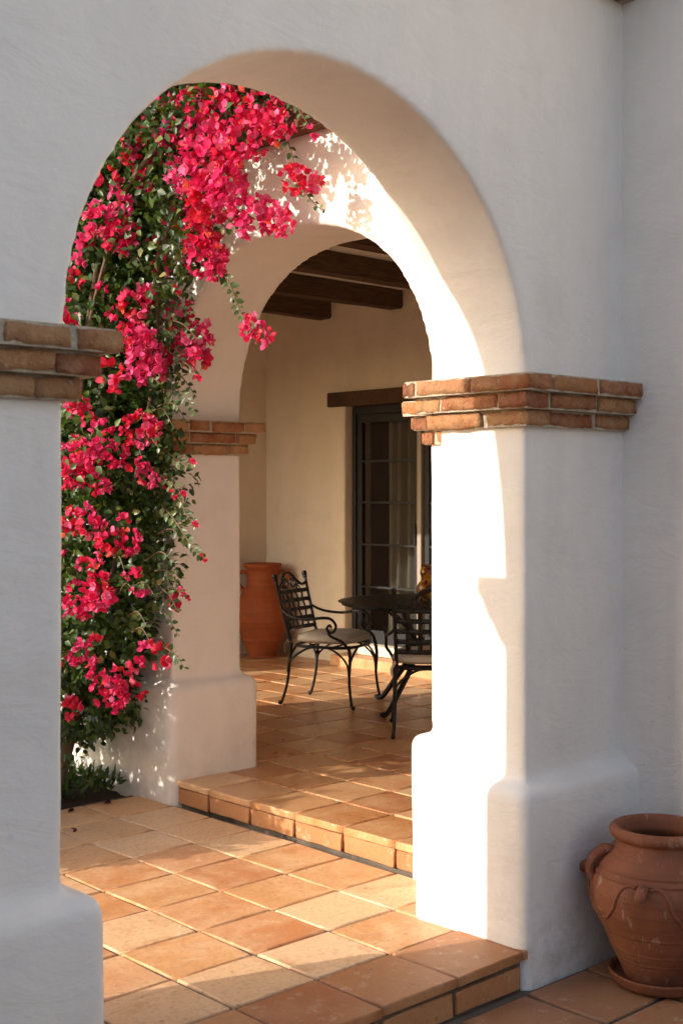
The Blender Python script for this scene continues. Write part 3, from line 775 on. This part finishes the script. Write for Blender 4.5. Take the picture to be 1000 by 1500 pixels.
cushion('linen cushion on the iron chair half hidden by the pier', (c2[0], c2[1], Z2 + .402), r2)

# round table
TX, TY = 6.15, 5.665
tab = thing('round_iron_table', 'round black iron table between the two lattice back chairs', 'table', (TX, TY, Z2 + .002), R(3)); tab.scale = (.975, .975, .945)
obj('tabletop', lathe([(0, .720), (.575, .720), (.605, .716), (.620, .719), (.624, .727), (.620, .736), (.605, .739), (0, .737)], 72, n=2), 'iron_black', tab, True)
obj('apron_ring', lathe([(.40, .700), (.42, .700), (.42, .7115), (.40, .7115)], 48, n=0), 'iron_black', tab)
for k in range(4):
    a = k * math.pi / 2; d = Vector((math.cos(a), math.sin(a), 0)); z = lambda r, h: d * r + Vector((0, 0, h))
    bm = bmesh.new()
    tube(bm, [z(.30, .705), z(.265, .60), z(.215, .50), z(.205, .42), z(.25, .30), z(.36, .16), z(.455, .045), z(.50, .018), z(.525, .022), z(.53, .035)], [.018, .018, .020, .020, .019, .018, .017, .016, .015], 10, 6)
    leg = obj('leg', bm, 'iron_black', tab, True)
    obj('brace', tubes([z(.215, .50), z(.30, .585), z(.40, .655), z(.49, .707)], .010, 8, 6), 'iron_black', leg, True)
    obj('scroll', tubes([z(.215, .46), z(.15, .50), z(.12, .45), z(.145, .40), z(.18, .415), z(.17, .45)], .011, 8, 6), 'iron_black', leg, True)
obj('stretcher_ring', lathe([(.195, .40), (.215, .40), (.215, .42), (.195, .42)], 40, n=0), 'iron_black', tab)
vs = thing('ceramic_vase', 'amber glazed gourd shaped ceramic vase on the iron table', 'vase', (6.125, 5.70, Z2 + .7025)); vs.scale = (.86, .86, .88)
obj('body', lathe([(0, 0), (.045, 0), (.06, .008), (.085, .045), (.092, .085), (.082, .120), (.058, .148), (.048, .158), (.056, .175), (.066, .200), (.064, .225), (.050, .248), (.060, .258), (.058, .264), (.045, .255), (.035, .22), (.03, .16), (.06, .09), (.04, .012), (0, .012)], 40, n=3), 'amber_glaze', vs, True)

# ------------------------------------------------------------------ bougainvillea
rng = random.Random(11)
def set_rnd(me, vals):
    at = me.attributes.new('rnd', 'FLOAT', 'POINT'); at.data.foreach_set('value', vals)
class Cloud:
    def __init__(s): s.v = []; s.f = []; s.r = []
    def leaf(s, p, d, up, L, W, rnd, fold=.35, droop=.25):
        d = d.normalized(); sd = d.cross(up)
        if sd.length < 1e-3: sd = d.orthogonal()
        sd.normalize(); n = sd.cross(d)
        i = len(s.v)
        m1 = p + d * (.38 * L); m2 = p + d * (.72 * L) - n * (droop * .12 * L); tip = p + d * L - n * (droop * .32 * L)
        e = n * (fold * W * .5)
        s.v += [p, m1 + sd * (.5 * W) + e, m1, m1 - sd * (.5 * W) + e, m2 + sd * (.33 * W) + e * .6, m2 - sd * (.33 * W) + e * .6, tip]
        s.f += [(i, i + 1, i + 2), (i, i + 2, i + 3), (i + 2, i + 1, i + 4, i + 6), (i + 2, i + 6, i + 5, i + 3)]
        s.r += [rnd] * 7
    def bract(s, p, d, up, L, W, rnd):
        sd = d.cross(up); sd = sd.normalized() if sd.length > 1e-3 else d.orthogonal().normalized(); n = sd.cross(d)
        i = len(s.v); m = p + d * (.5 * L) - n * (.06 * L); tip = p + d * L + n * (.12 * L)
        s.v += [p, p + d * (.42 * L) + sd * (.5 * W) + n * (.12 * W), m, p + d * (.42 * L) - sd * (.5 * W) + n * (.12 * W), p + d * (.78 * L) + sd * (.34 * W) + n * .05 * W, p + d * (.78 * L) - sd * (.34 * W) + n * .05 * W, tip]
        s.f += [(i, i + 1, i + 2), (i, i + 2, i + 3), (i + 2, i + 1, i + 4, i + 6), (i + 2, i + 6, i + 5, i + 3)]
        s.r += [rnd] * 7
    def mesh(s, name, mat, smooth=True):
        me = bpy.data.meshes.new(name); me.from_pydata([tuple(v) for v in s.v], [], s.f); me.materials.append(MATS[mat]); set_rnd(me, s.r)
        if smooth: me.polygons.foreach_set('use_smooth', [True] * len(me.polygons))
        return me
def rdir(r=rng):
    z = r.uniform(-1, 1); a = r.uniform(0, 2 * math.pi); q = math.sqrt(1 - z * z); return Vector((q * math.cos(a), q * math.sin(a), z))
def fill(cloud, c, rad, n, size=(.030, .052), shell=.5, out=.7, xmax=None, gap=True, gap_at=-.20):
    c = Vector(c)
    for _ in range(n):
        d = rdir(); k = rng.random() ** (1 / 3) if rng.random() > shell else rng.uniform(.82, 1.06)
        lump = 1 + .22 * noise.noise(Vector((d.x * 2, d.y * 2, d.z * 2)) + c * 3)
        p = c + Vector((d.x * rad[0], d.y * rad[1], d.z * rad[2])) * k * lump
        if gap and noise.noise(p * 5.5 + Vector((3, 8, 1))) < gap_at and p.x < 3.52: continue
        if xmax and p.x > xmax: p.x = xmax - rng.uniform(0, .08)
        nd = (d * out + rdir() * .8 + Vector((0, 0, -.25))).normalized()
        up = (Vector((-.3, -.1, 1)) * .6 + d * .6 + rdir() * .7).normalized()
        L = rng.uniform(*size)
        cloud.leaf(p, nd, up, L, L * rng.uniform(.55, .72), min(1, max(0, rng.gauss(.45, .24))), rng.uniform(.1, .6), rng.uniform(0, .8))
plant = thing('bougainvillea', 'tall bougainvillea with magenta flowers climbing the pier beside the arches', 'bougainvillea', (3.45, 5.62, .12))
def pl(name, me, mat=None, smooth=False): return under(obj(name, me, mat, smooth=smooth), plant)
fol = Cloud()
XM = 3.69
z = .62
while z < 3.55:
    k = (z - .5) / 3.0
    ry = .26 if z < .85 else (.36 if z < 1.5 else .42)
    cy = 5.50 if z < .85 else 5.40
    fill(fol, (3.40 + .05 * math.sin(z * 4), cy + .05 * math.sin(z * 3), z), (.27, ry, .19), 900 if z > .8 else 700, size=(.034, .058), xmax=XM)
    fill(fol, (3.60, cy + .12, z), (.08, ry, .15), 240, size=(.04, .065), xmax=XM)
    fill(fol, (3.36, 5.95, z + .06), (.30, .42, .20), 420, size=(.036, .06), xmax=XM)
    z += .16
for c, rad, n in [((3.40, 4.95, 2.75), (.22, .30, .25), 480), ((3.42, 4.85, 3.15), (.22, .32, .26), 700), ((3.42, 4.55, 3.30), (.20, .30, .20), 600), ((3.45, 4.25, 3.36), (.17, .28, .14), 420), ((3.48, 4.02, 3.40), (.14, .20, .10), 200),
                  ((3.35, 5.10, 3.50), (.30, .45, .32), 1000), ((3.30, 5.6, 3.6), (.35, .6, .36), 900), ((3.45, 4.7, 3.55), (.2, .45, .2), 500), ((3.3, 5.9, 4.0), (.4, .6, .3), 1200), ((3.35, 5.3, 3.85), (.35, .5, .25), 1000), ((3.45, 4.85, 3.75), (.25, .4, .2), 700), ((3.40, 5.45, .62), (.26, .30, .2), 420), ((3.42, 5.8, .55), (.25, .35, .2), 500), ((3.35, 5.7, .42), (.2, .3, .16), 260), ((3.45, 4.72, 2.95), (.15, .16, .3), 330), ((3.50, 4.93, 2.45), (.14, .14, .28), 260), ((3.56, 5.02, 1.7), (.12, .14, .3), 220), ((3.55, 5.05, 1.35), (.12, .12, .25), 180), ((3.2, 5.15, 1.9), (.14, .2, .3), 220), ((3.2, 5.2, 1.0), (.14, .18, .2), 180), ((3.2, 5.2, 2.6), (.14, .2, .3), 240)]:
    fill(fol, c, rad, n, xmax=XM)
for c, rad, n in [((3.72, 5.0, 3.70), (.28, .45, .18), 900), ((3.85, 4.6, 3.64), (.25, .4, .14), 700), ((3.7, 5.6, 3.85), (.3, .5, .2), 800), ((3.66, 4.3, 3.60), (.22, .32, .11), 520), ((3.75, 4.95, 3.9), (.25, .5, .15), 600)]:
    fill(fol, c, rad, n, size=(.04, .065), gap=False)
f_ = pl('foliage', fol.mesh('foliage', 'leaf')); f_['kind'] = 'stuff'
# stems
for pts, rr in [([(3.30, 5.62, .05), (3.36, 5.58, .35), (3.47, 5.55, .8), (3.50, 5.50, 1.4), (3.46, 5.42, 2.1), (3.42, 5.3, 2.8), (3.42, 5.05, 3.3)], [.034, .03, .024, .02, .015, .01]),
                ([(3.24, 5.60, .05), (3.17, 5.50, .4), (3.25, 5.46, .9), (3.3, 5.4, 1.5), (3.28, 5.3, 2.2), (3.3, 5.1, 2.9), (3.4, 4.7, 3.3), (3.45, 4.3, 3.38)], [.028, .024, .018, .015, .012, .008]),
                ([(3.36, 5.66, .05), (3.45, 5.72, .5), (3.5, 5.8, 1.2), (3.46, 5.85, 2.0), (3.4, 5.7, 2.9)], [.022, .018, .012, .008]),
                ([(3.46, 5.52, .9), (3.46, 5.2, 1.5), (3.48, 5.0, 2.2), (3.44, 4.9, 2.8)], [.014, .011, .007]),
                ([(3.29, 5.35, 1.9), (3.20, 5.12, 2.4), (3.26, 4.98, 2.9)], [.010, .008, .005]),
                ([(3.44, 4.95, 2.7), (3.5, 4.75, 3.05), (3.5, 4.5, 3.25)], [.009, .007, .005])]:
    pl('stem', tubes(pts, rr, 8, 8), 'bark', True)
# flower clusters (x, y, z, radius)
FL = [(3.36,4.52,3.35,.089),(3.36,4.30,3.27,.116),(3.36,4.05,3.22,.098),(3.36,4.45,3.20,.118),(3.36,4.16,3.14,.119),(3.36,3.97,3.14,.077),(3.45,3.92,2.92,.089),(3.40,4.88,3.41,.070),(3.37,4.90,3.31,.069),(3.36,4.40,3.04,.132),(3.36,4.52,3.16,.084),(3.36,4.28,2.95,.110),(3.36,4.59,3.05,.090),(3.36,4.42,2.92,.124),(3.45,4.23,2.83,.110),(3.45,4.06,2.78,.079),(3.21,5.01,2.88,.106),(3.26,4.96,2.82,.094),(3.48,4.62,2.81,.111),(3.48,4.60,2.71,.117),(3.48,4.52,2.66,.076),(3.50,4.81,2.96,.063),(3.22,5.00,3.07,.056),(3.30,4.93,3.24,.056),(3.37,4.91,3.07,.047),(3.17,5.07,2.80,.056),(3.45,4.90,2.70,.044),(3.31,4.93,2.50,.087),(3.37,4.90,2.55,.063),(3.55,4.89,2.48,.079),(3.57,4.80,2.36,.092),(3.57,4.77,2.28,.085),(3.52,4.88,2.29,.065),(3.33,4.92,2.35,.094),(3.35,4.91,2.28,.119),(3.41,4.90,2.22,.076),(3.23,4.99,2.19,.056),(3.14,5.13,2.05,.069),(3.45,4.24,2.35,.070),(3.45,4.15,2.30,.040),(3.13,5.14,2.63,.044),(3.13,5.16,2.44,.044),(3.34,4.91,1.93,.094),(3.15,5.10,1.81,.100),(3.13,5.14,1.74,.082),(3.21,5.01,1.85,.062),(3.25,4.97,1.81,.062),(3.37,4.90,1.72,.063),(3.21,5.01,1.67,.044),(3.13,5.15,1.51,.075),(3.17,5.06,1.49,.050),(3.23,4.99,1.42,.069),(3.30,4.94,1.41,.062),(3.19,5.04,1.30,.041),(3.19,5.03,1.18,.087),(3.16,5.08,1.12,.069),(3.20,5.02,1.23,.047),(3.12,5.19,1.13,.044),(3.52,4.88,1.14,.051),(3.15,5.11,.90,.063),(3.18,5.05,.85,.037),(3.45,4.90,.88,.057),(3.25,4.97,.78,.087),(3.24,4.98,.71,.075),(3.13,5.15,.66,.050),(3.33,4.92,.86,.038),(3.36,4.70,3.24,.073),(3.42,4.84,3.47,.057),(3.36,4.30,3.08,.087),(3.27,4.95,2.96,.050),(3.50,4.89,2.89,.051),
      (3.2,5.4,3.3,.09),(3.15,5.6,2.9,.09),(3.1,5.7,2.2,.09),(3.12,5.7,1.5,.08),(3.3,4.2,3.42,.08),(3.4,3.9,3.3,.05)]
def cluster_mesh(r, n):
    c = Cloud()
    for _ in range(n):
        d = rdir(); q = Vector((d.x, d.y, d.z * 1.1)) * r * rng.uniform(.45, 1.0)
        ax = (d * 1.0 + rdir() * .55).normalized(); u = ax.orthogonal().normalized(); v = ax.cross(u); a0 = rng.uniform(0, 6.28)
        base = rng.random() ** 1.3
        for k in range(3):
            a = a0 + k * 2.094 + rng.uniform(-.15, .15); s = u * math.cos(a) + v * math.sin(a)
            op = rng.uniform(.55, 1.1)
            L = rng.uniform(.025, .037)
            c.bract(q, (ax * math.cos(op) + s * math.sin(op)).normalized(), ax, L, L * rng.uniform(.78, .95), min(1, max(0, base * .9 + rng.uniform(-.08, .08))))
        if rng.random() < .35:
            c.bract(q + ax * .004, ax, u, .02, .006, 1.0)
    return c.mesh('flower_cluster', 'bract')
CL = {}
for cls, (r, n) in {'s': (.038, 10), 'm': (.060, 27), 'l': (.088, 60)}.items():
    CL[cls] = [cluster_mesh(r, n) for _ in range(4)]
for (x, y, z, r) in FL:
    cls, rb = ('s', .045) if r < .058 else (('m', .072) if r < .088 else ('l', .105))
    me = rng.choice(CL[cls])
    o = bpy.data.objects.new('flower_cluster', me); col.objects.link(o); k = r / rb
    o.location = (min(x, 3.6), y, z); o.rotation_euler = (rng.uniform(-.4, .4), rng.uniform(-.4, .4), rng.uniform(0, 6.28)); o.scale = (k * rng.uniform(.85, 1.1), k * rng.uniform(.85, 1.1), k * rng.uniform(.9, 1.15))
    under(o, plant)
# scattered single blossoms through the leaves
sing = [cluster_mesh(.02, 4) for _ in range(3)]
for i in range(64):
    z = rng.uniform(.7, 3.45); a = rng.uniform(R(170), R(290))
    o = bpy.data.objects.new('blossom', rng.choice(sing)); col.objects.link(o)
    o.location = (3.40 + .30 * math.cos(a), 5.38 + .47 * math.sin(a), z); o.rotation_euler = (rng.uniform(-.6, .6), rng.uniform(-.6, .6), rng.uniform(0, 6.28))
    under(o, plant)
# loose sprigs that leave the mass
def sprig(pts, leafL=.04, step=.022, spread=.9, tipred=0, first=0):
    P = catmull(pts, 14); c = Cloud(); s = 1
    acc = 0
    for i in range(1, len(P) - 1):
        acc += (P[i] - P[i - 1]).length
        if acc < step or i / len(P) < first: continue
        acc = 0; T = (P[i + 1] - P[i - 1]).normalized(); s = -s
        sd = T.cross(Vector((-.68, -.73, 0))).normalized()
        d = (T * .45 + sd * s * spread + rdir() * .35 + Vector((0, 0, -.3))).normalized()
        L = leafL * rng.uniform(.75, 1.15) * (1 - .45 * i / len(P))
        c.leaf(P[i], d, (Vector((-.5, -.6, .6)) + rdir() * .5), L, L * .68, min(1, max(0, rng.gauss(.5, .22))), rng.uniform(.1, .5), rng.uniform(0, .7))
    o = pl('sprig', tubes(pts, [.004, .003, .0015], 5, 8), 'bark', True)
    o2 = obj('sprig_leaves', c.mesh('sprig_leaves', 'leaf')); o2.parent = o
    if tipred:
        b_ = bpy.data.objects.new('blossom', rng.choice(sing)); col.objects.link(b_); b_.parent = o; b_.location = P[-1]; b_.scale = (tipred,) * 3
    return o
sprig([(3.52, 4.68, 2.72), (3.52, 4.50, 2.60), (3.50, 4.40, 2.47), (3.47, 4.30, 2.38), (3.45, 4.20, 2.33)], .048, .020)
sprig([(3.50, 4.62, 2.66), (3.52, 4.52, 2.62), (3.53, 4.45, 2.52), (3.52, 4.40, 2.44)], .045, .022)
sprig([(3.44, 4.12, 3.16), (3.45, 4.02, 3.12), (3.46, 3.98, 3.02), (3.46, 3.95, 2.94)], .052, .020)
sprig([(3.46, 4.05, 3.30), (3.44, 3.95, 3.24), (3.43, 3.88, 3.16), (3.45, 3.84, 3.10)], .045, .022, .9, .8)
sprig([(3.50, 4.95, 1.85), (3.48, 4.82, 1.80), (3.46, 4.72, 1.77), (3.44, 4.64, 1.78)], .045, .022, .9, .6)
sprig([(3.50, 4.98, 1.68), (3.48, 4.80, 1.62), (3.46, 4.72, 1.55), (3.44, 4.62, 1.50)], .045, .020, .9, .6)
sprig([(3.50, 4.98, 1.60), (3.47, 4.82, 1.52), (3.45, 4.70, 1.44), (3.42, 4.58, 1.38), (3.40, 4.50, 1.36)], .048, .016, .9, .5)
sprig([(3.50, 4.98, 2.12), (3.48, 4.82, 2.12), (3.46, 4.70, 2.06), (3.44, 4.62, 2.00)], .048, .018)
sprig([(3.50, 5.00, 2.05), (3.46, 4.85, 2.06), (3.43, 4.72, 2.03)], .048, .018)
sprig([(3.48, 4.98, .94), (3.46, 4.85, .92), (3.43, 4.74, .90), (3.41, 4.66, .86)], .05, .020)
sprig([(3.48, 5.00, 1.22), (3.47, 4.86, 1.17), (3.46, 4.78, 1.10)], .05, .022)
sprig([(3.46, 4.9, 2.45), (3.48, 4.78, 2.42), (3.5, 4.68, 2.34)], .05, .02)
sprig([(3.46, 4.86, 2.3), (3.50, 4.74, 2.22), (3.5, 4.68, 2.16)], .045, .022, .9, .7)
sprig([(3.50, 4.30, 2.86), (3.50, 4.45, 2.82), (3.50, 4.60, 2.80)], .05, .018)
sprig([(3.46, 4.00, 2.92), (3.46, 3.90, 2.86), (3.47, 3.84, 2.80), (3.48, 3.80, 2.78)], .035, .020, .9)
for i in range(26):   # short shoots roughen the outline of the column
    z = rng.uniform(.85, 2.9); a = rng.uniform(R(235), R(300))
    p = Vector((3.42 + .27 * math.cos(a), 5.38 + .42 * math.sin(a), z)); d = Vector((math.cos(a) * .5, math.sin(a), rng.uniform(-.5, .4))).normalized()
    L = rng.uniform(.12, .24)
    sprig([p, p + d * L * .5 + Vector((0, 0, .02)), p + d * L + Vector((0, 0, -.05))], .045, .02, .9, rng.choice((0, 0, .6)))

# shrub farther along the bed: its shade falls on the patio and the plinth
shrub = thing('bougainvillea_shrub', 'low leafy bougainvillea bush beside the patio behind the near pier', 'bush', (1.9, 5.5, .12))
c = Cloud()
for cc, rad, n in [((1.75, 5.30, .62), (.45, .46, .50), 2300), ((2.15, 5.16, .45), (.32, .38, .32), 2600), ((1.4, 5.60, .85), (.4, .5, .5), 1500), ((2.3, 5.55, .74), (.28, .45, .36), 1300), ((1.9, 5.98, .85), (.4, .4, .5), 1500)]:
    fill(c, cc, rad, n, size=(.042, .068), gap=False)
o = under(obj('foliage', c.mesh('foliage', 'leaf')), shrub); o['kind'] = 'stuff'
for x, y in ((1.8, 5.5), (2.1, 5.5), (1.5, 5.6)):
    under(obj('stem', tubes([(x, y, .05), (x + .03, y - .03, .3), (x - .02, y - .06, .6)], [.014, .01, .006], 6, 6), 'bark', smooth=True), shrub)

# ground cover in the bed
c = Cloud()
for i in range(2600):
    x = rng.uniform(2.2, 3.62); y = rng.uniform(5.44, 6.6); h = .13 + .02 * rng.random()
    d = Vector((rng.uniform(-.7, .7), rng.uniform(-.8, .5), rng.uniform(.3, 1.3))).normalized(); L = rng.uniform(.03, .085)
    c.leaf(Vector((x, y, h + rng.uniform(0, .07))), d, Vector((rng.uniform(-1, 1), rng.uniform(-1, 1), .4)), L, L * rng.uniform(.14, .45), rng.random() ** 1.2, .3, .8)
tag(obj('ground_cover', c.mesh('ground_cover', 'grass_leaf')), 'low green ground cover in the bed at the foot of the bougainvillea', 'ground cover', kind='stuff')
# fallen petals
pet = cluster_mesh(.006, 1); pet.materials.clear(); pet.materials.append(MATS['dry_petal'])
for i, (x, y, zz) in enumerate([(3.07, 5.0, Z1), (3.45, 5.36, Z1), (3.22, 5.33, Z1)]):
    o = bpy.data.objects.new('fallen_blossom', pet); col.objects.link(o); o.location = (x, y, zz + .012); o.rotation_euler = (rng.uniform(-.5, .5), rng.uniform(-.5, .5), rng.uniform(0, 6))
    tag(o, ('dark dry blossom lying alone on the shaded patio tiles', 'dark dry blossom at the patio edge close to the white plinth', 'dark dry blossom at the patio edge below the bougainvillea')[i], 'petal', 'fallen blossoms on the tiles')
